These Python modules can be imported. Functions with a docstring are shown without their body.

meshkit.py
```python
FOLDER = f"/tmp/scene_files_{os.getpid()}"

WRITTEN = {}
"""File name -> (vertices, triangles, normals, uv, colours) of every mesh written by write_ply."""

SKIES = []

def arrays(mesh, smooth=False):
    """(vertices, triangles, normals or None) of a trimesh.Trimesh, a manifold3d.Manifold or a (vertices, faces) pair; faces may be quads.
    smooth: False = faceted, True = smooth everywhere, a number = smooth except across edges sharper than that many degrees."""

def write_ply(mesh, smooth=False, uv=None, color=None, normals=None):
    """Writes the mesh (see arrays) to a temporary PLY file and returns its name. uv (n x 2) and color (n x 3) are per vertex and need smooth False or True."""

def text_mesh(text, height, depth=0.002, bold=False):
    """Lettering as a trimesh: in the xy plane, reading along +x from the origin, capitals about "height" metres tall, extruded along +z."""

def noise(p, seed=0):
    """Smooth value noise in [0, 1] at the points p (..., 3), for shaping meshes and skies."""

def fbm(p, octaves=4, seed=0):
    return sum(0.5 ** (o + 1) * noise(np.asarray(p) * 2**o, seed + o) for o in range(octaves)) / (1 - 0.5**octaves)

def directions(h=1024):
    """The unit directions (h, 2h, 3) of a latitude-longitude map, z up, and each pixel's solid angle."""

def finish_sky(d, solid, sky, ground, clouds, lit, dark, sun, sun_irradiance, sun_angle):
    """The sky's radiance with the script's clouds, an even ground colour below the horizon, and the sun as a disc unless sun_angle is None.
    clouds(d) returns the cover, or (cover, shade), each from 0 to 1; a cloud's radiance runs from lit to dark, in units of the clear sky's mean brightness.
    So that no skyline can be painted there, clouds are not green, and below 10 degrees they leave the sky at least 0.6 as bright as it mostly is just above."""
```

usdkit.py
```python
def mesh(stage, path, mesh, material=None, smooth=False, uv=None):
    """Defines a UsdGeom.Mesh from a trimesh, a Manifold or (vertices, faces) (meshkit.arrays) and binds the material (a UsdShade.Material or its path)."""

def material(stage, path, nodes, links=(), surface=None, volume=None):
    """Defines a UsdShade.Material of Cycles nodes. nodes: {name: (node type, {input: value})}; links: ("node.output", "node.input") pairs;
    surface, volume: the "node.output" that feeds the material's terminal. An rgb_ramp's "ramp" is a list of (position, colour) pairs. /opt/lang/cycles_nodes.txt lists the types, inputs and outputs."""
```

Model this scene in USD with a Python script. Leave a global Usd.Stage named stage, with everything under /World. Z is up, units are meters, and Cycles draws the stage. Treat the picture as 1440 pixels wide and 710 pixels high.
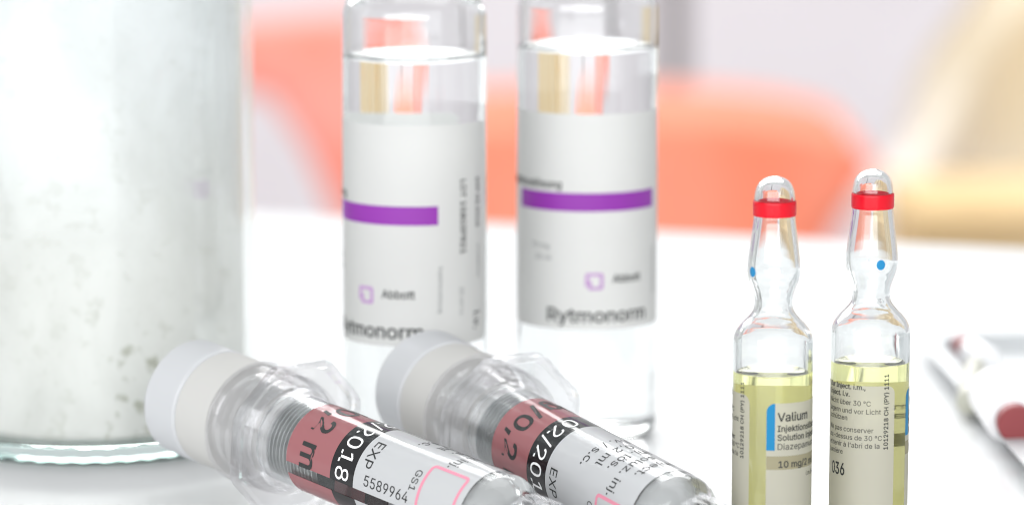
import math, random
import numpy as np
import trimesh
import shapely
from shapely import affinity
from shapely.geometry import Polygon, box as sbox
from pxr import Usd, UsdGeom, UsdLux, UsdShade, Gf, Sdf, Vt
import usdkit, meshkit

random.seed(7)
stage = Usd.Stage.CreateInMemory()
UsdGeom.SetStageUpAxis(stage, 'Z')
UsdGeom.SetStageMetersPerUnit(stage, 1.0)
W = UsdGeom.Xform.Define(stage, '/World')
UsdGeom.Scope.Define(stage, '/World/Looks')
PI = math.pi
MM = 0.001

# ------------------------------------------------------------------ camera
H, PITCH, FPX = 0.129, math.radians(8.9), 5123.0
cam = UsdGeom.Camera.Define(stage, '/World/camera')
cam.AddTranslateOp().Set(Gf.Vec3d(0, 0, H))
cam.AddRotateXOp().Set(90 - math.degrees(PITCH))
cam.CreateFocalLengthAttr(130.0)
cam.CreateHorizontalApertureAttr(130.0 * 1440 / FPX)
cam.CreateFStopAttr(130.0 / 9.5)
cam.CreateFocusDistanceAttr(0.551)
cam.CreateClippingRangeAttr(Gf.Vec2f(0.01, 100))
cam.CreateExposureAttr(0.75)

# ------------------------------------------------------------------ light: a bright room
def look(name, nodes, links=(), surface=None, volume=None):
    return usdkit.material(stage, '/World/Looks/' + name, nodes, links, surface, volume)

dome = UsdLux.DomeLight.Define(stage, '/World/room_light')
room = look('room_light', {'b': ('background_shader', {'color': (0.97, 0.985, 1.0), 'strength': 0.42})}, surface='b.background')
UsdShade.MaterialBindingAPI.Apply(dome.GetPrim()).Bind(room)

def rect(name, pos, target, w, h, strength, color=(1, 1, 1)):
    l = UsdLux.RectLight.Define(stage, '/World/' + name)
    p, t = np.array(pos, float), np.array(target, float)
    z = (p - t) / np.linalg.norm(p - t)
    x = np.cross((0, 0, 1.0) if abs(z[2]) < .99 else (0, 1.0, 0), z); x /= np.linalg.norm(x)
    y = np.cross(z, x)
    m = Gf.Matrix4d(*[float(q) for r in (np.append(x, 0), np.append(y, 0), np.append(z, 0), np.append(p, 1)) for q in r])
    l.AddTransformOp().Set(m)
    l.CreateWidthAttr(w); l.CreateHeightAttr(h)
    l.CreateIntensityAttr(strength); l.CreateColorAttr(Gf.Vec3f(*color))
    return l

rect('window_light', (-0.5, 2.6, 1.15), (-0.1, 0.6, 0.0), 2.0, 1.2, 3.4, (1, 0.99, 0.98))
rect('ceiling_light', (0.2, 1.0, 1.7), (0.1, 0.9, 0.0), 1.6, 1.2, 0.9)
rect('front_window_light', (-0.5, -1.7, 0.75), (0, 0.55, 0.05), 3.6, 1.3, 3.0, (0.98, 0.99, 1.0))

rect('ceiling_light_rear', (0.3, 2.9, 2.2), (0.3, 3.2, 0.0), 2.5, 1.2, 3.3)

# ------------------------------------------------------------------ helpers
FW = np.array([0, math.cos(PITCH), -math.sin(PITCH)]); UP = np.array([0, math.sin(PITCH), math.cos(PITCH)]); RT = np.array([1.0, 0, 0])
EYE = np.array([0, 0, H])
def ray(u, v): return FW + RT * (u - 720) / FPX - UP * (v - 355) / FPX
def ground(u, v, z=0.0):
    d = ray(u, v); return EYE + d * (z - H) / d[2]
def at(u, v, y):
    d = ray(u, v); return EYE + d * y / d[1]
def ppm(y, z=0.03): return FPX / ((y) * math.cos(PITCH) + (H - z) * math.sin(PITCH))     # pixels of the photograph per metre
def zat(v, y): return at(720, v, y)[2]

taken = {}
def numbered(path):
    if not stage.GetPrimAtPath(path): return path
    k = 1
    while stage.GetPrimAtPath('%s_%03d' % (path, k)): k += 1
    return '%s_%03d' % (path, k)

def keys(prim, label=None, cat=None, group=None, kind=None):
    for k, v in (('label', label), ('category', cat), ('group', group), ('kind', kind)):
        if v: prim.SetCustomDataByKey(k, v)
    return prim

def obj(name, mesh, mat, parent=None, smooth=False, **kw):
    base = str(parent.GetPath()) if parent is not None else '/World'
    m = usdkit.mesh(stage, numbered(base + '/' + name), mesh, mat, smooth)
    return keys(m.GetPrim(), **kw)

def thing(name, label, cat, mat4=None, loc=None, rotz=0.0, group=None):
    x = UsdGeom.Xform.Define(stage, numbered('/World/' + name))
    place(x, mat4, loc, rotz)
    return keys(x.GetPrim(), label, cat, group)

def place(x, mat4=None, loc=None, rotz=0.0):
    if mat4 is not None:
        x.AddTransformOp().Set(Gf.Matrix4d(*[float(q) for q in np.asarray(mat4).T.ravel()]))
    else:
        x.AddTranslateOp().Set(Gf.Vec3d(*[float(q) for q in (loc if loc is not None else (0, 0, 0))])); x.AddRotateZOp().Set(math.degrees(rotz))

def dup(root, label, mat4=None, loc=None, rotz=0.0):
    name = root.GetName()
    x = UsdGeom.Xform.Define(stage, numbered('/World/' + name))
    p = x.GetPrim()
    was = root.GetCustomData()
    p.GetReferences().AddInternalReference(root.GetPath())
    x.ClearXformOpOrder()
    ops = []
    if mat4 is not None:
        op = x.AddTransformOp(opSuffix='copy'); op.Set(Gf.Matrix4d(*[float(q) for q in np.asarray(mat4).T.ravel()])); ops = [op]
    else:
        a = x.AddTranslateOp(opSuffix='copy'); a.Set(Gf.Vec3d(*[float(q) for q in loc]))
        b = x.AddRotateZOp(opSuffix='copy'); b.Set(math.degrees(rotz)); ops = [a, b]
    x.SetXformOpOrder(ops)
    keys(p, label, was.get('category'), was.get('group'))
    p.SetInstanceable(True)
    return p

def lathe(profile, n=96, flip=False, wobble=None):
    """profile: (r, z) from bottom to top with the outside on the right; r = 0 closes the end."""
    pr = np.array(profile, float)
    th = np.arange(n) * 2 * PI / n
    v, idx = [], []
    for i, (r, z) in enumerate(pr):
        if r < 1e-9:
            idx.append([len(v)] * n); v.append((0, 0, z))
        else:
            rr = np.full(n, r) if wobble is None else r * wobble(i, th)
            idx.append(list(range(len(v), len(v) + n)))
            v += [(a * math.sin(t), -a * math.cos(t), z) for a, t in zip(rr, th)]
    f = []
    for i in range(len(pr) - 1):
        a, b = idx[i], idx[i + 1]
        for k in range(n):
            k2 = (k + 1) % n
            if a[k] != a[k2]: f.append((a[k], a[k2], b[k2]))
            if b[k] != b[k2]: f.append((a[k], b[k2], b[k]))
    m = trimesh.Trimesh(np.array(v), np.array(f), process=False)
    if flip: m.invert()
    return m

def join(*ms): return trimesh.util.concatenate(ms)

def curve(pts, n=10):
    """Smooth curve through (r, z) points (monotone in parameter)."""
    from scipy.interpolate import PchipInterpolator
    p = np.array(pts, float); t = np.r_[0, np.cumsum(np.hypot(*np.diff(p, axis=0).T))]
    q = np.linspace(0, t[-1], n * (len(p) - 1) + 1)
    return np.stack([PchipInterpolator(t, p[:, 0])(q), PchipInterpolator(t, p[:, 1])(q)], 1)

def arc(cx, cz, r, a0, a1, n=8):
    return [(cx + r * math.cos(math.radians(a)), cz + r * math.sin(math.radians(a))) for a in np.linspace(a0, a1, n)]

def wrapped(points, R):
    x, y, z = points[:, 0], points[:, 1], points[:, 2]
    th = x / R
    return np.stack([(R + z) * np.sin(th), -(R + z) * np.cos(th), y], 1)

def sheet(poly, R, step=5.0):
    """A flat outline laid round a cylinder of radius R, its x along the circumference."""
    dx = R * math.radians(step)
    out = []
    x0, y0, x1, y1 = poly.bounds
    for k in range(int(math.floor(x0 / dx)), int(math.ceil(x1 / dx))):
        piece = poly.intersection(sbox(k * dx, y0 - 1, (k + 1) * dx, y1 + 1))
        for g in getattr(piece, 'geoms', [piece]):
            if g.is_empty or g.geom_type != 'Polygon' or g.area < 1e-12: continue
            v2, f = trimesh.creation.triangulate_polygon(g, engine='earcut')
            m = trimesh.Trimesh(np.c_[v2, np.zeros(len(v2))], f, process=False)
            if len(f) and m.face_normals[:, 2].mean() < 0: m.invert()
            out.append(m)
    m = join(*out); m.merge_vertices()
    m.vertices = wrapped(m.vertices, R)
    return m

def rrect(x0, y0, x1, y1, r):
    return sbox(x0 + r, y0 + r, x1 - r, y1 - r).buffer(r, quad_segs=6) if r > 0 else sbox(x0, y0, x1, y1)

def text(s, height, x, y, R, bold=False, turn=0, align='left', stretch=1.0, depth=0.012 * MM):
    """Print on a cylinder: cap height, start (x along the circumference, y along the axis); turn = 90 or -90 turns the line."""
    m = meshkit.text_mesh(s, height, depth, bold)
    w = m.bounds[1, 0]
    if align == 'centre': m.apply_translation((-w / 2, 0, 0))
    if align == 'right': m.apply_translation((-w, 0, 0))
    m.apply_scale((stretch, 1, 1))
    if turn: m.apply_transform(trimesh.transformations.rotation_matrix(math.radians(turn), (0, 0, 1)))
    m.apply_translation((x, y, 0))
    m.vertices = wrapped(m.vertices, R)
    return m

def rbox(w, d, h, r):
    import manifold3d as m3
    s = m3.Manifold.sphere(r, 16)
    return m3.Manifold.batch_hull([s.translate((a * (w / 2 - r), b * (d / 2 - r), c * (h / 2 - r))) for a in (-1, 1) for b in (-1, 1) for c in (-1, 1)])

def slab(poly, y0, y1, r):
    """An outline in the xz plane given a thickness from y0 to y1, its edges rounded."""
    n = 5
    rings = []
    for k in range(n + 1):
        a = k / n * PI / 2
        rings.append((r * (1 - math.sin(a)), r * (1 - math.cos(a))))
    parts = []
    import manifold3d as m3
    hull = []
    for inset, off in rings:
        g = poly.buffer(-inset)
        if g.is_empty: continue
        cs = m3.CrossSection([np.array(shapely.geometry.polygon.orient(g, 1.0).exterior.coords)[:-1]])
        hull.append(m3.Manifold.extrude(cs, (y1 - y0) - 2 * off).translate((0, 0, y0 + off)))
    m = m3.Manifold.batch_boolean(hull, m3.OpType.Add)
    mm = m.to_mesh()
    v = np.array(mm.vert_properties[:, :3]); f = np.array(mm.tri_verts)
    v = v[:, [0, 2, 1]]; f = f[:, ::-1]
    return trimesh.Trimesh(v, f, process=False)

# ------------------------------------------------------------------ materials
def plain(name, color, rough=0.5, **kw):
    return look(name, {'p': ('principled_bsdf', {'base_color': color, 'roughness': rough, **kw})}, surface='p.BSDF')
def glassy(name, ior, color=(1, 1, 1), rough=0.0):
    return look(name, {'g': ('glass_bsdf', {'color': color, 'IOR': ior, 'roughness': rough})}, surface='g.BSDF')
def film(name, color, thru=0.3, rough=0.45, spec=0.4):
    return look(name, {'p': ('principled_bsdf', {'base_color': color, 'roughness': rough, 'specular_ior_level': spec}),
                       't': ('translucent_bsdf', {'color': color}), 'm': ('mix_closure', {'fac': thru})},
                [('p.BSDF', 'm.closure1'), ('t.BSDF', 'm.closure2')], 'm.closure')

GLASS = glassy('clear_glass', 1.5, (0.955, 0.962, 0.962))
TEAL_GLASS = glassy('thick_bottle_glass', 1.5, (0.93, 0.985, 0.975))
WATER = glassy('clear_liquid', 1.34 / 1.5, (0.995, 1, 1))
WATER_TOP = glassy('clear_liquid_top', 1.34)
YELLOW = glassy('yellow_liquid', 1.36 / 1.5, (1.0, 0.998, 0.72))
YELLOW_TOP = glassy('yellow_liquid_top', 1.36, (0.99, 0.99, 0.85))
PLASTIC = look('clear_plastic', {'g': ('glass_bsdf', {'color': (0.99, 0.99, 0.995), 'IOR': 1.46}), 't': ('transparent_bsdf', {'color': (0.985, 0.985, 0.99)}), 'm': ('mix_closure', {'fac': 0.68})},
               [('g.BSDF', 'm.closure1'), ('t.BSDF', 'm.closure2')], 'm.closure')
PAPER = film('white_label_paper', (0.76, 0.76, 0.745), 0.42)
AMP_LABEL = film('grey_beige_label_film', (0.66, 0.64, 0.56), 0.5)
SYR_LABEL = film('white_syringe_label', (0.64, 0.65, 0.66), 0.30, 0.10, 0.6)
INK = plain('black_ink', (0.02, 0.022, 0.022), 0.5)
GREY_INK = plain('grey_ink', (0.22, 0.23, 0.23), 0.5)
WHITE_INK = plain('white_ink', (0.85, 0.85, 0.85), 0.5)
PURPLE = film('purple_print', (0.27, 0.032, 0.37), 0.15)
LILAC = film('pale_purple_print', (0.50, 0.30, 0.56), 0.2)
BLUE = film('blue_print', (0.0, 0.20, 0.42), 0.15)
OLIVE = film('olive_beige_print', (0.34, 0.31, 0.20), 0.25)
RED = film('red_enamel', (0.80, 0.004, 0.02), 0.3, 0.25)
DOT = film('blue_enamel', (0.015, 0.24, 0.50), 0.2, 0.3)
PINK = film('pink_label_band', (0.36, 0.135, 0.145), 0.2, 0.10, 0.6)
ROSE = film('rose_print', (0.80, 0.30, 0.40), 0.2)
BLACK = plain('black_label_band', (0.008, 0.008, 0.009), 0.10)
RUBBER = plain('grey_ribbed_rubber', (0.52, 0.53, 0.53), 0.25, metallic=0.7)
FROST = film('frosted_white_plastic', (0.70, 0.71, 0.725), 0.4, 0.3)
WHITE_SEAL = film('white_seal_plastic', (0.84, 0.84, 0.84), 0.4, 0.2)
MATTE = film('matte_offwhite_plastic', (0.64, 0.635, 0.615), 0.3, 0.6, 0.2)

TABLE = look('white_table_top', {
    'g': ('geometry', {}), 'n': ('noise_texture', {'scale': 14.0, 'detail': 5.0}),
    'r': ('map_range', {'from_min': 0.35, 'from_max': 0.7, 'to_min': 0.10, 'to_max': 0.16}),
    'c': ('rgb_ramp', {'ramp': [(0, (0.80, 0.81, 0.815)), (1, (0.83, 0.84, 0.845))]}),
    'p': ('principled_bsdf', {'ior': 1.45})},
    [('g.position', 'n.vector'), ('n.fac', 'r.value'), ('r.result', 'p.roughness'), ('n.fac', 'c.fac'), ('c.color', 'p.base_color')], 'p.BSDF')

CONTENTS = look('pale_residue_film', {
    't': ('texture_coordinate', {}),
    'mp': ('mapping', {'scale': (1, 1, 0.7)}),
    'n1': ('noise_texture', {'scale': 48.0, 'detail': 5.0, 'roughness': 0.55, 'distortion': 0.6}),
    'n2': ('noise_texture', {'scale': 330.0, 'detail': 2.5, 'roughness': 0.5}),
    'n3': ('noise_texture', {'scale': 30.0, 'detail': 1.0}),
    'xyz': ('separate_xyz', {}),
    'low': ('map_range', {'from_min': 0.105, 'from_max': 0.03, 'to_min': 0.0, 'to_max': 1.0, 'clamp': True}),
    'tone': ('rgb_ramp', {'ramp': [(0.0, (0.89, 0.905, 0.925)), (0.5, (0.85, 0.86, 0.87)), (1.0, (0.82, 0.81, 0.79))]}),
    'cloud': ('rgb_ramp', {'ramp': [(0.33, (0.85, 0.85, 0.84)), (0.62, (1, 1, 1))]}),
    'mc': ('mix_color', {'blend_type': 'multiply', 'fac': 1.0}),
    'spot': ('map_range', {'from_min': 0.57, 'from_max': 0.68, 'to_min': 0.0, 'to_max': 1.0, 'clamp': True}),
    'where': ('map_range', {'from_min': 0.50, 'from_max': 0.62, 'to_min': 0.22, 'to_max': 1.0, 'clamp': True}),
    'm1': ('math', {'math_type': 'multiply'}), 'm2': ('math', {'math_type': 'multiply'}),
    'sp': ('mix_color', {'blend_type': 'mix', 'b': (0.48, 0.48, 0.41)}),
    'fac': ('map_range', {'from_min': 0.3, 'from_max': 0.7, 'to_min': 0.78, 'to_max': 0.97, 'clamp': True}),
    'd': ('diffuse_bsdf', {}), 'tr': ('translucent_bsdf', {}), 'dt': ('mix_closure', {'fac': 0.45}),
    'cl': ('transparent_bsdf', {}), 'out': ('mix_closure', {})},
    [('t.object', 'mp.vector'), ('mp.vector', 'n1.vector'), ('t.object', 'n2.vector'), ('t.object', 'n3.vector'), ('t.object', 'xyz.vector'), ('xyz.z', 'low.value'),
     ('low.result', 'tone.fac'), ('n1.fac', 'cloud.fac'), ('tone.color', 'mc.a'), ('cloud.color', 'mc.b'),
     ('n2.fac', 'spot.value'), ('n3.fac', 'where.value'), ('spot.result', 'm1.value1'), ('where.result', 'm1.value2'), ('m1.value', 'm2.value1'), ('low.result', 'm2.value2'),
     ('m2.value', 'sp.fac'), ('mc.result', 'sp.a'), ('sp.result', 'd.color'), ('sp.result', 'tr.color'), ('d.BSDF', 'dt.closure1'), ('tr.BSDF', 'dt.closure2'),
     ('n1.fac', 'fac.value'), ('fac.result', 'out.fac'), ('cl.BSDF', 'out.closure1'), ('dt.closure', 'out.closure2')], 'out.closure')
BOTTLE_GLASS = look('thin_bottle_glass', {'g': ('glass_bsdf', {'color': (0.99, 1.0, 0.997), 'IOR': 1.45}), 't': ('transparent_bsdf', {'color': (0.99, 1.0, 0.997)}), 'm': ('mix_closure', {'fac': 0.6})},
                    [('g.BSDF', 'm.closure1'), ('t.BSDF', 'm.closure2')], 'm.closure')

def fabric(name, a, b, scale=9.0, rough=0.8):
    return look(name, {'t': ('texture_coordinate', {}), 'n': ('noise_texture', {'scale': scale, 'detail': 4.0}),
                       'c': ('rgb_ramp', {'ramp': [(0.3, a), (0.7, b)]}), 'p': ('principled_bsdf', {'roughness': rough, 'specular_ior_level': 0.2})},
                [('t.object', 'n.vector'), ('n.fac', 'c.fac'), ('c.color', 'p.base_color')], 'p.BSDF')
ORANGE = fabric('orange_cloth', (0.82, 0.22, 0.125), (0.88, 0.34, 0.24), 7.0)
SALMON = fabric('salmon_cloth', (0.82, 0.27, 0.20), (0.88, 0.43, 0.38), 7.0)
WALLM = fabric('lilac_grey_wall', (0.78, 0.74, 0.765), (0.86, 0.83, 0.85), 2.5)
FLOORM = fabric('pale_floor', (0.62, 0.59, 0.60), (0.70, 0.67, 0.68), 3.0, 0.5)
BEIGE = look('cream_yellow_cloth', {'g': ('geometry', {}), 'x': ('separate_xyz', {}), 'n': ('noise_texture', {'scale': 6.0, 'detail': 3.0}),
    'm': ('map_range', {'from_min': 0.22, 'from_max': 0.46, 'to_min': 0.0, 'to_max': 0.75, 'clamp': True}), 'k': ('math', {'math_type': 'multiply_add', 'value2': 0.9}), 'o': ('math', {'math_type': 'subtract', 'value2': 0.45}),
    'c': ('rgb_ramp', {'ramp': [(0.0, (0.76, 0.70, 0.67)), (0.3, (0.79, 0.72, 0.61)), (0.65, (0.79, 0.68, 0.48)), (1.0, (0.76, 0.58, 0.31))]}), 'p': ('principled_bsdf', {'roughness': 0.8, 'specular_ior_level': 0.2})},
    [('g.position', 'x.vector'), ('g.position', 'n.vector'), ('x.x', 'm.value'), ('n.fac', 'k.value1'), ('m.result', 'k.value3'), ('k.value', 'o.value1'), ('o.value', 'c.fac'), ('c.color', 'p.base_color')], 'p.BSDF')
TAN = fabric('tan_board', (0.50, 0.36, 0.19), (0.60, 0.46, 0.27), 6.0)
DARK = plain('dark_grey_metal', (0.24, 0.235, 0.24), 0.5)

# ------------------------------------------------------------------ the setting
# table top: its far edge runs from (355, 298) to (1440, 350) in the photograph
a, b = ground(300, 296), ground(1440, 351)
d = (b - a) / (b - a)[0]
L, Rr = a + d * (-1.2 - a[0]), a + d * (1.2 - a[0])
top = Polygon([(-1.2, -0.5), (1.2, -0.5), (Rr[0], Rr[1]), (L[0], L[1])])
tm = trimesh.creation.extrude_polygon(top.buffer(-0.004).buffer(0.004), 0.03, engine='earcut'); tm.apply_translation((0, 0, -0.03))
obj('table_top', tm, TABLE, kind='structure', label='glossy white table top under all the glassware')

FLOOR = -0.75
fl = trimesh.creation.box((8, 6.5, 0.02)); fl.apply_translation((0, 2.4, FLOOR - 0.01))
obj('floor', fl, FLOORM, kind='structure')
wl = trimesh.creation.box((8, 0.1, 1.15)); wl.apply_translation((0, 5.2, FLOOR + 0.575))
obj('wall', wl, WALLM, kind='structure')

# ------------------------------------------------------------------ blurred background behind the table
def pix(pts, y): return Polygon([(p[0], p[2]) for p in (at(u, v, y) for u, v in pts)])
Y = 3.1
chair = thing('orange_chair', 'blurred orange upholstered chair standing behind the white table', 'chair')
back = pix([(180, 60), (360, 42), (560, 26), (600, 70), (630, 180), (640, 420), (520, 420), (468, 300), (425, 205), (380, 140), (300, 120), (180, 120)], Y)
obj('backrest', slab(back.buffer(-.006).buffer(.012).buffer(-.006), Y - 0.02, Y + 0.14, 0.03), SALMON, chair, smooth=50)
seat = pix([(596, 165), (880, 158), (1010, 163), (1110, 172), (1190, 190), (1222, 214), (1185, 275), (1140, 350), (1100, 430), (596, 430)], Y)
obj('seat', slab(seat.buffer(-.01).buffer(.02).buffer(-.01), Y - 0.10, Y + 0.25, 0.028), ORANGE, chair, smooth=50)
for sx, sy in ((-0.03, -0.05), (0.2, -0.05), (-0.03, 0.2), (0.2, 0.2)):
    g = trimesh.creation.cylinder(0.012, 0.36); g.apply_translation((sx, Y + sy, FLOOR + 0.18))
    obj('leg', g, DARK, chair, smooth=40)

Yp = 3.6
po = at(948, 110, Yp)
post = thing('dark_post', 'blurred dark grey post behind the chair, right of the vials', 'post', loc=(po[0], Yp, FLOOR))
g = trimesh.creation.cylinder(0.014, 0.95, sections=32); g.apply_translation((0, 0, 0.475)); obj('pole', g, DARK, post, smooth=40)
obj('base', lathe([(0, 0), (0.12, 0), (0.125, 0.006), (0.12, 0.015), (0.02, 0.03), (0, 0.03)], 48), DARK, post, smooth=35)

# a beige draped cloth on the right, its left edge slanting
Yc = 2.6
n, mrow = 120, 40
pts = []
for j in range(mrow + 1):
    t = j / mrow
    v = -60 + t * 420
    ul = 1372 - 135 * min(1, t * 1.25) ** 0.8
    for i in range(n + 1):
        s = i / n
        u = ul + (1 - s) * (16 * math.sin(5 * t + 1) + 9 * math.sin(13 * t)) + s * (2600 - ul)
        q = at(u, v, Yc)
        fold = 0.012 * math.sin(s * 60 + 2.2 * t) + 0.012 * math.sin(s * 31 - 3 * t) + 0.05 * s
        pts.append((q[0], Yc + fold, q[2]))
pts = np.array(pts)
f = []
for j in range(mrow):
    for i in range(n):
        k = j * (n + 1) + i
        f += [(k, k + n + 1, k + 1), (k + 1, k + n + 1, k + n + 2)]
cl = np.vstack([pts, pts + (0, 0.008, 0)]); nn = len(pts)
f2 = f + [(c + nn, b_ + nn, a_ + nn) for a_, b_, c in f]
obj('beige_drape', trimesh.Trimesh(cl, f2, process=False), BEIGE, smooth=60, label='blurred beige draped cloth at the right behind the table', cat='cloth')
bx = pix([(1285, 302), (1700, 300), (1700, 500), (1285, 500)], 2.3)
obj('tan_box', slab(bx, 2.3, 2.5, 0.01), TAN, smooth=40, label='blurred tan box at the right edge just behind the table', cat='box')

# ------------------------------------------------------------------ ampoules and vials
def glass_parts(root, outer, wall, base_t, level, liquid, liquid_top, meniscus, n=96):
    """outer: (r, z) profile from the base centre to the tip. Glass with its own inner wall; the liquid touches the inner wall."""
    o = np.array(outer, float)
    # inner wall by offsetting
    t = np.gradient(o, axis=0); ln = np.hypot(t[:, 0], t[:, 1]) + 1e-12
    inn = o + np.stack([-t[:, 1], t[:, 0]], 1) / ln[:, None] * wall
    keep = (inn[:, 1] > base_t + 0.8 * wall) & (inn[:, 0] > 0.02 * MM)
    inn = inn[keep]
    z_tip = o[-1, 1] - wall
    inn = inn[inn[:, 1] < z_tip - 0.02 * MM]
    inn = inn[np.r_[True, np.diff(np.maximum.accumulate(inn[:, 1])) > 0]]
    r0 = inn[0, 0]
    foot = [(0, base_t)] + [(r0 - 1.2 * MM + 1.2 * MM * math.sin(a), base_t + 1.2 * MM * (1 - math.cos(a))) for a in np.linspace(0, PI / 2, 6)]
    inn = inn[inn[:, 1] > base_t + 1.25 * MM]
    rl = np.interp(level, inn[:, 1], inn[:, 0])
    low = foot + [tuple(p) for p in inn[inn[:, 1] < level - 1e-5]] + [(rl, level)]
    high = [(rl, level)] + [tuple(p) for p in inn[inn[:, 1] > level + 1e-5]] + [(0, z_tip)]
    gl = join(lathe(o, n), lathe(high, n, flip=True))
    obj('glass_body', gl, GLASS, root, smooth=40)
    obj('liquid', lathe(low, n), liquid, root, smooth=40)
    rr = np.linspace(0, 1, 26) ** 0.5
    men = [(rl * q, level - meniscus * (1 - math.exp(-(1 - q) * rl / (0.20 * rl + 0.4 * MM)))) for q in rr][::-1]
    obj('liquid_surface', lathe(men, n), liquid_top, root, smooth=60)

# --- the two small ampoules with yellow liquid
yA, yB = 0.530, 0.538
xa = (1087 - 720) / ppm(yA); xb = (1224 - 720) / ppm(yB)
S = 1000 * 112 / ppm(yA) / 112        # mm per photograph pixel at the left ampoule
TIP = zat(248, yA)
R_A = 56 * S * MM
def am(v): return zat(v, yA)           # height of photograph row v on the left ampoule
def af(v): return zat(v, yA - 0.9 * R_A)  # the same on its near side
px = S * MM
prof = [(0, 0), (R_A - 1.3 * MM, 0)] + arc(R_A - 1.3 * MM, 1.3 * MM, 1.3 * MM, -80, 0, 7) + [(R_A, z) for z in np.linspace(3 * MM, am(482), 14)] + \
    list(curve([(R_A, am(480)), (55.2 * px, am(473)), (52.5 * px, am(465.5)), (44 * px, am(454)), (34 * px, am(444)), (27.6 * px, am(434)), (26.2 * px, am(424)), (27.5 * px, am(415)), (31.5 * px, am(403)), (35.6 * px, am(391)), (37.2 * px, am(379)),
                (36.6 * px, am(368)), (35 * px, am(354)), (31.5 * px, am(326)), (29.2 * px, am(304)), (29 * px, am(284)), (27.5 * px, am(270)), (22.5 * px, am(258)), (13 * px, am(250.5)), (5 * px, am(248.2))], 6)) + [(0, TIP)]
amp = thing('ampoule', 'left small ampoule of yellow liquid, its name panel with blue bar facing us', 'ampoule', loc=(xa, yA, 0), group='small glass ampoules of yellow liquid')
glass_parts(amp, prof, 0.55 * MM, 0.9 * MM, am(521), YELLOW, YELLOW_TOP, 0.5 * MM)
RP = 29.1 * px + 0.05 * MM
ra, rb_ = am(303), am(282)
rin = 29.1 * px + 0.01 * MM
obj('red_ring', lathe([(rin + 0.35 * px, ra), (rin + 0.9 * px, ra + 0.6 * px), (rin + 1.2 * px, ra + 3 * px), (rin + 1.2 * px, rb_ - 3 * px), (rin + 0.9 * px, rb_ - 0.6 * px), (rin, rb_)], 96), RED, amp, smooth=True)
# the dot sits on the bulge
dm = sheet(Polygon([(6.6 * px * math.cos(t), am(379) + 7.2 * px * math.sin(t)) for t in np.linspace(0, 2 * PI, 33)[:-1]]), 37.25 * px + 0.04 * MM, 4)
dm.apply_transform(trimesh.transformations.rotation_matrix(math.radians(-57), (0, 0, 1)))
obj('blue_dot', dm, DOT, amp, smooth=True)
RL = R_A + 0.04 * MM
RT_ = R_A + 0.06 * MM
dg = math.radians
F0 = RL * dg(-12.4)                    # left edge of the front panel
E1 = RL * dg(-38.7)                    # right edge of the end panel
zt, zb = af(566), af(566) - 21.5 * MM
front = rrect(F0, zb, RL * dg(150), zt, 1.3 * MM)
endp = rrect(RL * dg(-212), zb + 0.2 * MM, E1, zt + 1.0 * MM, 1.3 * MM)
lab = obj('label', sheet(shapely.union_all([front, endp]), RL, 5), AMP_LABEL, amp, smooth=True)
bar = front.intersection(sbox(F0, af(632), F0 + 12.0 * px, zt))
obj('blue_bar', sheet(bar, R_A + 0.055 * MM, 4), BLUE, lab, smooth=True)
obj('strength_bar', sheet(sbox(F0 + 0.2 * px, af(659), RL * dg(120), af(640)), R_A + 0.052 * MM, 5), OLIVE, lab, smooth=True)
tx = F0 + 15 * px
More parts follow.
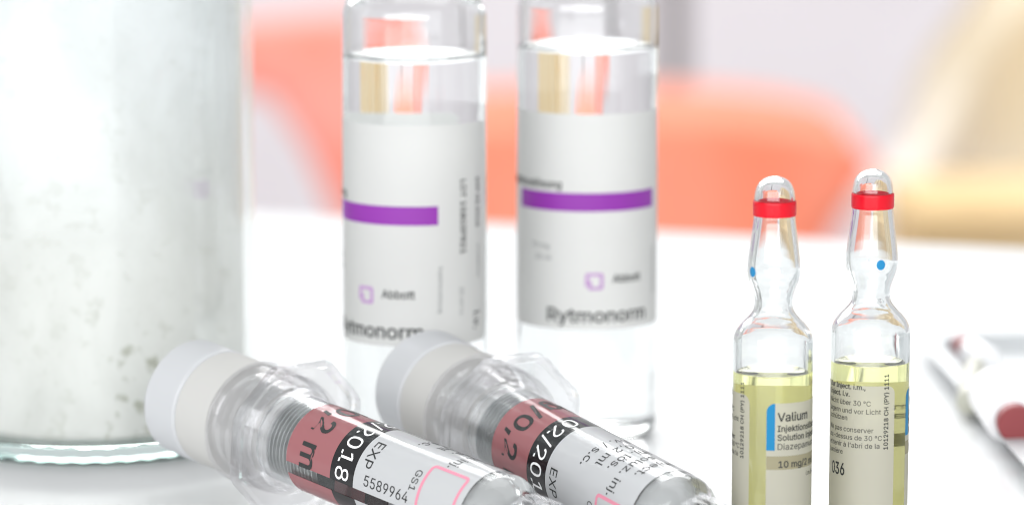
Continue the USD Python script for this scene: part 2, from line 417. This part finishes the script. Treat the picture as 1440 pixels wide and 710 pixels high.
L1 = [text('Valium', 11.8 * px, tx, af(591), RT_, True), text('®', 5 * px, tx + 47 * px, af(586), RT_, False),
      text('Injektionslösung', 8.4 * px, tx, af(605.5), RT_, True), text('Solution injectable', 8.4 * px, tx, af(618), RT_, True),
      text('Diazepamum', 8.8 * px, tx, af(631), RT_, False), text('10 mg/2 ml', 9.2 * px, tx + 1 * px, af(656), RT_, True),
      text('i.m./i.v.', 6 * px, tx + 50 * px, af(671), RT_, False)]
xe = E1 - 13 * px
L1 += [text('10129218 CH (PY) 1111', 6.6 * px, xe + 2.5 * px, af(648), RT_, True, 90)]
xr = E1 - 30 * px                      # right margin of the text block on the end panel
for s, v, bd in (('Zur Inject. i.m.,', 556, True), ('Inject. i.v.', 567, True), ('Nicht über 30 °C', 579, False), ('lagern und vor Licht', 590.5, False), ('schützen', 601, False),
                 ('Ne pas conserver', 617, False), ('au-dessus de 30 °C', 628, False), ("et tenir à l'abri de la", 639, False), ('lumière', 650, False)):
    L1.append(text(s, 7.0 * px, xr - 82 * px, af(v + 6), RT_, bd))
L1.append(text('036', 17 * px, E1 - 105 * px, af(686), RT_, True, stretch=0.68))
obj('lettering', join(*L1), INK, lab)

amp2 = dup(amp, 'right small ampoule of yellow liquid, small print and 036 on the panel facing us', loc=(xb, yB, 0), rotz=dg(71.5))

# --- the two large ampoules with white labels and a purple band
yV2, yV1 = 0.622, 0.606
SV = 1.0 / ppm(yV2 - 0.012)
R_V = 100 * SV
def vz(v): return zat(v, yV2 - R_V)
zshoulder = vz(18)
prof = [(0, 0.6 * MM), (R_V - 4 * MM, 0.3 * MM), (R_V - 2.6 * MM, 0)] + arc(R_V - 2.2 * MM, 2.2 * MM, 2.2 * MM, -78, 0, 8) + [(R_V, z) for z in np.linspace(4 * MM, zshoulder, 22)] + \
    list(curve([(R_V, zshoulder), (R_V - 0.5 * MM, zshoulder + 1.8 * MM), (R_V - 2.4 * MM, zshoulder + 4 * MM), (6.2 * MM, zshoulder + 6.5 * MM), (4.2 * MM, zshoulder + 9 * MM), (3.9 * MM, zshoulder + 11 * MM),
                (4.8 * MM, zshoulder + 15 * MM), (5.0 * MM, zshoulder + 18 * MM), (4.2 * MM, zshoulder + 26 * MM), (3.4 * MM, zshoulder + 33 * MM), (2.0 * MM, zshoulder + 35.2 * MM), (0.6 * MM, zshoulder + 36 * MM)], 6)[1:]) + [(0, zshoulder + 36.1 * MM)]
vx2 = (825 - 720) * SV * 1.02
vial = thing('large_ampoule', 'tall clear ampoule right of the pair, whole purple band and name on its white label', 'ampoule', loc=(vx2, yV2, 0), group='tall clear ampoules with a purple band')
glass_parts(vial, prof, 0.9 * MM, 1.4 * MM, zat(63, yV2), WATER, WATER_TOP, 1.1 * MM)
RL = R_V + 0.06 * MM
lz0, lz1 = vz(464), vz(161)
lab = obj('label', sheet(rrect(RL * dg(-150), lz0, RL * dg(120), lz1, 1.0 * MM), RL, 4), PAPER, vial, smooth=True)
RT_ = R_V + 0.09 * MM
obj('purple_band', sheet(sbox(RL * dg(-68), vz(298), RL * dg(66), vz(272)), RT_, 4), PURPLE, lab, smooth=True)
def ang(deg): return RT_ * dg(deg)
sq = rrect(-13 * SV, -12 * SV, 13 * SV, 12 * SV, 4 * SV)
mark = sq.difference(rrect(-8 * SV, -7.5 * SV, 8 * SV, 7.5 * SV, 2.5 * SV)).difference(sbox(-13 * SV, -14 * SV, -4 * SV, -7 * SV)).union(rrect(-8.6 * SV, -12 * SV, -4 * SV, 1.5 * SV, 1 * SV))
mark = affinity.translate(mark, ang(5), vz(396))
obj('emblem', sheet(mark, RT_, 4), LILAC, lab, smooth=True)
T = [text('Abbott', 11 * SV, ang(20), vz(398), RT_, True), text('Rytmonorm', 19 * SV, ang(-36), vz(453), RT_, True, stretch=1.12),
     text('Injektionslösung', 11 * SV, ang(-22), vz(266), RT_, True, align='right'),
     text('LOT 15803FR21', 9.5 * SV, ang(86), vz(237), RT_, True, -90), text('EXP 02.2018', 8 * SV, ang(104), vz(237), RT_, True, -90),
     text('i.v.', 14 * SV, ang(101), vz(470) + 6 * MM, RT_, True, -90)]
obj('lettering', join(*T), INK, lab)
T = [text('70 mg', 8 * SV, ang(-33), vz(352), RT_, align='right'), text('20 ml', 8 * SV, ang(-31), vz(368), RT_, align='right'),
     text('Injektionslösung', 6 * SV, ang(66), vz(355), RT_, False, -90), text('20 ml i.v.', 7 * SV, ang(85), vz(385), RT_, False, -90), text('propafenoni', 6 * SV, ang(106), vz(330), RT_, False, -90)]
obj('small_print', join(*T), GREY_INK, lab)
vx1 = (584 - 720) / ppm(yV1)
vial2 = dup(vial, 'tall clear ampoule left of the pair, purple band ending short, vertical print at right', loc=(vx1, yV1, 0), rotz=dg(-46))

# ------------------------------------------------------------------ big bottle at the left
gb = ground(130, 661)
R_B = 0.0285
cB = gb + np.array([0, R_B, 0]); cB[0] = (130 - 720) / ppm(cB[1])
R_B = 229 / ppm(cB[1])
bottle = thing('glass_bottle', 'large clear glass bottle coated inside with pale grey white residue', 'bottle', loc=(cB[0], cB[1], 0))
zi = zat(629, cB[1] - R_B)
HB = 0.125
out = [(0, 1.2 * MM), (R_B - 7 * MM, 0.9 * MM), (R_B - 5 * MM, 0.0), (R_B - 3.4 * MM, 0.0), (R_B - 1.6 * MM, 0.6 * MM), (R_B - 0.5 * MM, 2.0 * MM), (R_B, 4.2 * MM)] + [(R_B, z) for z in np.linspace(8 * MM, HB, 10)] + \
    list(curve([(R_B, HB), (R_B - 2 * MM, HB + 6 * MM), (R_B - 10 * MM, HB + 14 * MM), (11 * MM, HB + 19 * MM), (10 * MM, HB + 24 * MM)], 6)[1:]) + [(10 * MM, HB + 34 * MM)]
def knurl(i, th):
    return 1 + (0.010 * np.sign(np.sin(44 * th)) * (np.abs(np.sin(44 * th)) ** 0.5) if i in (2, 3) else 0.004 * np.sin(44 * th) if i == 4 else 0 * th)
zw = zi + 0.2 * MM
base = [p for p in out if p[1] < zw] + [(R_B, zw), (R_B - 2.2 * MM, zw), (R_B - 3.5 * MM, zi - 0.1 * MM), (R_B - 9 * MM, zi - 0.4 * MM), (0, zi - 0.4 * MM)]
obj('glass_base', lathe(base, 352, wobble=knurl), TEAL_GLASS, bottle, smooth=35)
up = [(R_B - 0.05 * MM, zw + 0.05 * MM)] + [(R_B, z) for z in np.linspace(zw + 0.5 * MM, HB, 16)] + \
    list(curve([(R_B, HB), (R_B - 2 * MM, HB + 6 * MM), (R_B - 10 * MM, HB + 14 * MM), (11 * MM, HB + 19 * MM), (10 * MM, HB + 24 * MM)], 6)[1:]) + [(10 * MM, HB + 34 * MM)]
dn = [(8 * MM, HB + 34 * MM), (8 * MM, HB + 24 * MM)] + list(curve([(9 * MM, HB + 18 * MM), (R_B - 12 * MM, HB + 12 * MM), (R_B - 4 * MM, HB + 5 * MM), (R_B - 2.0 * MM, HB)], 5)) + [(R_B - 2.0 * MM, zw + 0.05 * MM), (R_B - 0.05 * MM, zw + 0.05 * MM)]
obj('glass_wall', lathe(up + dn, 160), BOTTLE_GLASS, bottle, smooth=35)
ri_ = R_B - 2.15 * MM
obj('residue', lathe([(0, zi + 0.1 * MM), (ri_ - 5 * MM, zi + 0.1 * MM), (ri_ - 1 * MM, zi + 0.5 * MM), (ri_, zi + 1.6 * MM)] + [(ri_, z) for z in np.linspace(zi + 3 * MM, HB, 20)] + [(ri_ - 3 * MM, HB + 3 * MM)], 128), CONTENTS, bottle, smooth=50)
# ------------------------------------------------------------------ syringes lying on the table
Rc, Rb = 9.4 * MM, 7.1 * MM
FL, FR = 26.5 * MM, 13.4 * MM          # flange: place along the axis, radius
TIPS, TIPR = 74 * MM, 7.2 * MM
FC = 12.35 * MM                         # the flange rests on one of its flats
DIP = math.asin((FC - TIPR) / (TIPS - FL))
def syringe_matrix(u, v, phi, roll):
    z0 = FC * math.cos(DIP) + FL * math.sin(DIP) + 0.15 * MM
    p0 = ground(u, v, z0)
    a = np.array([math.sin(phi) * math.cos(DIP), -math.cos(phi) * math.cos(DIP), -math.sin(DIP)])
    p = np.array([-math.cos(phi), -math.sin(phi), 0.0])
    nn = np.cross(p, a)
    m = np.eye(4); X, Yv = p, -nn
    c, s = math.cos(roll), math.sin(roll)
    m[:3, 0], m[:3, 1], m[:3, 2], m[:3, 3] = c * X + s * Yv, -s * X + c * Yv, a, p0
    return m
syr = thing('prefilled_syringe', 'left prefilled syringe with pink and black label bands, lying before the big bottle', 'syringe', mat4=syringe_matrix(266, 556, dg(43), 0), group='clear prefilled syringes lying on the table')
def ring(r0, r1, z0, z1, e=0.4 * MM):
    return [(r0, z0 + e), (r0 + e, z0), (r1 - e, z0), (r1 - 0.3 * e, z0 + 0.3 * e), (r1, z0 + e), (r1, z1 - e), (r1 - 0.3 * e, z1 - 0.3 * e), (r1 - e, z1), (r0 + e, z1), (r0, z1 - e), (r0, z0 + e)]
def solid(r, z0, z1, e=0.6 * MM):
    return [(0, z0)] + [(r - e, z0)] + arc(r - e, z0 + e, e, -75, 0, 5) + arc(r - e, z1 - e, e, 0, 75, 5) + [(r - e, z1), (0, z1)]
obj('thumb_cap', lathe(solid(Rc, 0, 8.0 * MM, 0.7 * MM)), FROST, syr, smooth=40)
obj('rod_collar', lathe(solid(Rc - 0.15 * MM, 8.05 * MM, 16.3 * MM, 0.3 * MM)), MATTE, syr, smooth=40)
so = [(Rc - 0.3 * MM, 16.4 * MM), (Rc + 0.35 * MM, 16.5 * MM), (Rc + 0.5 * MM, 16.8 * MM), (Rc + 0.35 * MM, 17.1 * MM), (Rc - 0.15 * MM, 17.3 * MM), (Rc - 0.2 * MM, 20.6 * MM), (Rc + 0.15 * MM, 20.9 * MM), (Rc + 0.15 * MM, 21.4 * MM), (Rc - 0.3 * MM, 21.8 * MM),
      (Rc - 0.5 * MM, 23.8 * MM), (Rc + 0.1 * MM, 24.1 * MM), (Rc + 0.1 * MM, 24.6 * MM), (Rc - 0.6 * MM, 25.2 * MM), (Rc - 0.6 * MM, 25.75 * MM)]
sl = so + [(Rc - 1.5 * MM, 25.75 * MM), (Rc - 1.35 * MM, 22.0 * MM), (Rc - 1.1 * MM, 17.5 * MM), (Rc - 1.1 * MM, 16.4 * MM), so[0]]
obj('clear_sleeve', lathe(sl, 128), PLASTIC, syr, smooth=30)
octo = Polygon([(FR * 0.985 * math.cos(t), FR * 0.985 * math.sin(t)) for t in np.arange(8) * PI / 4 + PI / 8]).buffer(-3.2 * MM).buffer(3.4 * MM, quad_segs=10)
outl = np.array(shapely.segmentize(octo.exterior, 0.6 * MM).coords)[:-1]
Nn = 160
th = np.arange(Nn) * 2 * PI / Nn
ro = np.interp(th, *(lambda A, Q: (np.r_[A[-1] - 2 * PI, A, A[0] + 2 * PI], np.r_[Q[-1], Q, Q[0]]))(*(lambda A, Q: (np.sort(A), Q[np.argsort(A)]))(np.mod(np.arctan2(outl[:, 0], -outl[:, 1]), 2 * PI), np.hypot(outl[:, 0], outl[:, 1]))))
def flange(i, t): return ro / FR if i in FI else np.ones(len(t))
fz0, fz1 = 25.8 * MM, 27.4 * MM
fp = [(7.4 * MM, fz0), (9.2 * MM, fz0), (FR - 1.5 * MM, fz0 + 0.15 * MM), (FR - 0.35 * MM, fz0 + 0.2 * MM), (FR, fz0 + 0.6 * MM), (FR, fz1 - 0.4 * MM + 0.8 * MM), (FR - 0.4 * MM, fz1 + 0.8 * MM), (FR - 1.1 * MM, fz1 + 0.6 * MM), (FR - 1.6 * MM, fz1 - 0.6 * MM), (9.2 * MM, fz1 - 0.6 * MM), (8.4 * MM, fz1), (8.1 * MM, fz1 + 1.6 * MM), (7.4 * MM, fz1 + 1.8 * MM), (7.4 * MM, fz0)]
FI = (2, 3, 4, 5, 6, 7, 8)
obj('finger_flange', lathe(fp, Nn, wobble=flange), PLASTIC, syr, smooth=30)
bz1 = 74.5 * MM
bo = [(Rb, 26.0 * MM), (Rb, 40 * MM), (Rb, 55 * MM), (Rb, bz1)] + list(curve([(Rb, bz1), (Rb - 0.35 * MM, bz1 + 1.2 * MM), (Rb - 1.4 * MM, bz1 + 2.6 * MM), (4.2 * MM, bz1 + 3.6 * MM), (4.0 * MM, bz1 + 4.6 * MM)], 5)[1:])
ib = [(Rb - 0.9 * MM, 40.2 * MM), (Rb - 0.9 * MM, 55 * MM), (Rb - 0.9 * MM, bz1 - 2.4 * MM)]
rear = [(Rb, 26.0 * MM), (Rb - 0.9 * MM, 26.0 * MM), (Rb - 0.9 * MM, 40.2 * MM)]
obj('glass_barrel', join(lathe(bo + [(3.2 * MM, bz1 + 4.6 * MM), (3.3 * MM, bz1 + 3.2 * MM), (Rb - 2.0 * MM, bz1 + 1.7 * MM), (Rb - 1.1 * MM, bz1 - 0.3 * MM), (Rb - 0.9 * MM, bz1 - 1.5 * MM), (Rb - 0.9 * MM, bz1 - 2.4 * MM)], 128), lathe(rear, 128, flip=True)), GLASS, syr, smooth=35)
obj('liquid', lathe(ib, 128), WATER, syr, smooth=40)
obj('front_seal', lathe([(0, bz1 - 2.35 * MM), (Rb - 1.0 * MM, bz1 - 2.35 * MM), (Rb - 1.0 * MM, bz1 - 1.5 * MM), (Rb - 1.25 * MM, bz1 - 0.3 * MM), (Rb - 2.2 * MM, bz1 + 1.5 * MM), (3.0 * MM, bz1 + 3.0 * MM), (0, bz1 + 3.0 * MM)], 96), WHITE_SEAL, syr, smooth=40)
obj('liquid_surface', lathe([(Rb - 0.9 * MM, 40.2 * MM), (0, 40.2 * MM)], 128, flip=True), WATER_TOP, syr, smooth=40)
ri = Rb - 0.95 * MM
stp = [(0, 27.3 * MM), (ri - 0.8 * MM, 27.3 * MM)]
z = 27.4
while z < 39.0:
    stp += [(ri - 0.6 * MM, z * MM), (ri, (z + 0.2) * MM), (ri, (z + 0.42) * MM), (ri - 0.6 * MM, (z + 0.62) * MM)]; z += 0.85
stp += [(ri - 0.8 * MM, 39.8 * MM), (0, 39.8 * MM)]
obj('ribbed_stopper', lathe(stp, 96), RUBBER, syr, smooth=25)
# tip cap: clear and ribbed
tc = [(0, bz1 + 3.9 * MM), (3.1 * MM, bz1 + 3.9 * MM), (3.1 * MM, bz1 + 4.7 * MM), (5.0 * MM, bz1 + 4.7 * MM), (5.5 * MM, bz1 + 5.0 * MM), (5.6 * MM, bz1 + 6.0 * MM), (5.6 * MM, bz1 + 9.6 * MM), (5.2 * MM, bz1 + 10.6 * MM), (3.6 * MM, bz1 + 11 * MM), (0, bz1 + 11 * MM)]
obj('tip_cap', lathe(tc, 144, wobble=lambda i, t: 1 + (0.022 * np.sin(24 * t) if i in (4, 5, 6) else 0 * t)), PLASTIC, syr, smooth=35)
# label film: pink, black and white, a gap along its length
RL = Rb + 0.05 * MM; RT_ = Rb + 0.085 * MM
G0, G1 = 112 - 360, 96                   # degrees round the barrel where the label begins and ends
s0, s1, s2, s3 = 33.4 * MM, 43.8 * MM, 49.2 * MM, 72.6 * MM
lab = obj('label', sheet(sbox(RL * dg(G0), s2, RL * dg(G1), s3), RL, 4), SYR_LABEL, syr, smooth=True)
obj('pink_band', sheet(sbox(RL * dg(G0), s0, RL * dg(G1), s1), RL, 4), PINK, lab, smooth=True)
obj('black_band', sheet(sbox(RL * dg(G0), s1, RL * dg(G1), s2), RL, 4), BLACK, lab, smooth=True)
def an(d_): return RT_ * dg(d_)
T = [text('/0,2 m', 3.9 * MM, an(-33), 36.6 * MM, RT_, True), text('1 mg', 3.9 * MM, an(-39), 36.6 * MM, RT_, True, align='right'), text('EXP', 1.9 * MM, an(28), 50.4 * MM, RT_),
     text('5589964', 1.65 * MM, an(88), 51.4 * MM, RT_, False, 90), text('GS1', 1.3 * MM, an(44), 61.2 * MM, RT_)]
for k, s in enumerate(('inject.', 'soluz. inj.', 'inj. lös.', '0,2 ml', 'i.v. / s.c.')):
    T.append(text(s, 1.7 * MM, an(-62 + (k % 2) * 8), (69.5 - 3.0 * k) * MM - 1 * MM, RT_))
obj('lettering', join(*T), INK, lab)
obj('date_lettering', text('02/2018', 3.0 * MM, an(-44), 45.0 * MM, RT_), WHITE_INK, lab)
fr = rrect(an(30), 63.2 * MM, an(30) + 7.9 * MM, 71.4 * MM, 0.9 * MM)
obj('code_frame', sheet(fr.difference(fr.buffer(-0.55 * MM)), RT_, 4), ROSE, lab, smooth=True)
syr2 = dup(syr, 'right prefilled syringe with pink and black label bands, lying before the tall ampoules', mat4=syringe_matrix(596, 541, dg(31.5), dg(45)))

# ------------------------------------------------------------------ tray at the right edge
STEEL = plain('pale_grey_tray', (0.47, 0.49, 0.50), 0.35)
WHITEP = plain('white_plastic', (0.82, 0.82, 0.83), 0.35)
DRED = plain('dark_red_rubber', (0.24, 0.035, 0.04), 0.5)
t0, t1 = ground(1283, 492), ground(1446, 688)
ex = (t0 - t1); ex[2] = 0; ln = np.linalg.norm(ex); ex /= ln      # along the tray's left edge, away from us
ey = np.array([ex[1], -ex[0], 0])                                 # to the right
M = np.eye(4); M[:3, 0], M[:3, 1], M[:3, 2] = ey, ex, (0, 0, 1); M[:3, 3] = t1
tray = thing('shallow_tray', 'blurred shallow pale grey tray at the right edge of the table', 'tray', mat4=M)
def tray_shell():
    w, d_, r = 0.2, ln, 0.012
    def loop(inset, z):
        g = rrect(0, -0.08, w, d_, r).buffer(-inset, quad_segs=6) if inset > 0 else rrect(0, -0.08, w, d_, r)
        c = shapely.segmentize(g.exterior, 0.004)
        q = [c.interpolate(t, normalized=True) for t in np.linspace(0, 1, 129)[:-1]]
        return [(p.x, p.y, z) for p in q]
    loops = [loop(0.006, 0.0002), loop(0.0035, 0.0035), loop(0.003, 0.006), loop(0, 0.0062), loop(0, 0.0068), loop(0.0035, 0.0070), loop(0.0042, 0.0035), loop(0.007, 0.0010)]
    v = [(p[0], p[1], p[2] * 0.5) for l in loops for p in l]; n_ = 128; f = []
    for i in range(len(loops) - 1):
        for k in range(n_):
            a_, b_, c, d2 = i * n_ + k, i * n_ + (k + 1) % n_, (i + 1) * n_ + (k + 1) % n_, (i + 1) * n_ + k
            f += [(a_, b_, c), (a_, c, d2)]
    for l, s_ in ((0, -1), (len(loops) - 1, 1)):
        c = len(v); v.append(tuple(np.mean(loops[l], 0) * (1, 1, 0.5)))
        for k in range(n_):
            q = (l * n_ + k, l * n_ + (k + 1) % n_, c); f.append(q if s_ > 0 else q[::-1])
    return trimesh.Trimesh(np.array(v), np.array(f), process=False)
obj('tray_dish', tray_shell(), STEEL, tray, smooth=35)
def lying(name, label, u, v, u2, v2, r, cap, capmat, bodymat):
    """A small round thing lying in the tray from pixel (u, v) to (u2, v2)."""
    p, q = ground(u, v, 0.0012 + r), ground(u2, v2, 0.0012 + r)
    a_ = (q - p) / np.linalg.norm(q - p); length = np.linalg.norm(q - p) - 6 * MM
    side = np.cross((0, 0, 1), a_)
    m = np.eye(4); m[:3, 0], m[:3, 1], m[:3, 2], m[:3, 3] = side, np.cross(a_, side), a_, p
    t = thing(name, label, 'vial', mat4=m, group='small vials lying in the tray')
    obj('body', lathe(solid(r, 0, length, 0.6 * MM), 48), bodymat, t, smooth=40)
    obj('neck', lathe(solid(r * 0.62, length, length + 2.2 * MM, 0.3 * MM), 48), bodymat, t, smooth=40)
    obj('stopper', lathe(solid(cap, length + 2.2 * MM, length + 6 * MM, 0.5 * MM), 48), capmat, t, smooth=40)
lying('tray_vial', 'blurred white vial with dark red stopper pointing at us, nearest in the tray', 1398, 552, 1430, 597, 4.6 * MM, 3.2 * MM, DRED, WHITEP)
lying('tray_vial', 'blurred small white vial with reddish end, farthest back in the tray', 1392, 506, 1350, 484, 2.4 * MM, 1.9 * MM, DRED, WHITEP)
OLIVEG = plain('olive_grey_plastic', (0.45, 0.45, 0.38), 0.4)
lying('tray_vial', 'blurred olive grey vial lying between the two white ones in the tray', 1362, 566, 1372, 512, 2.2 * MM, 1.6 * MM, OLIVEG, OLIVEG)
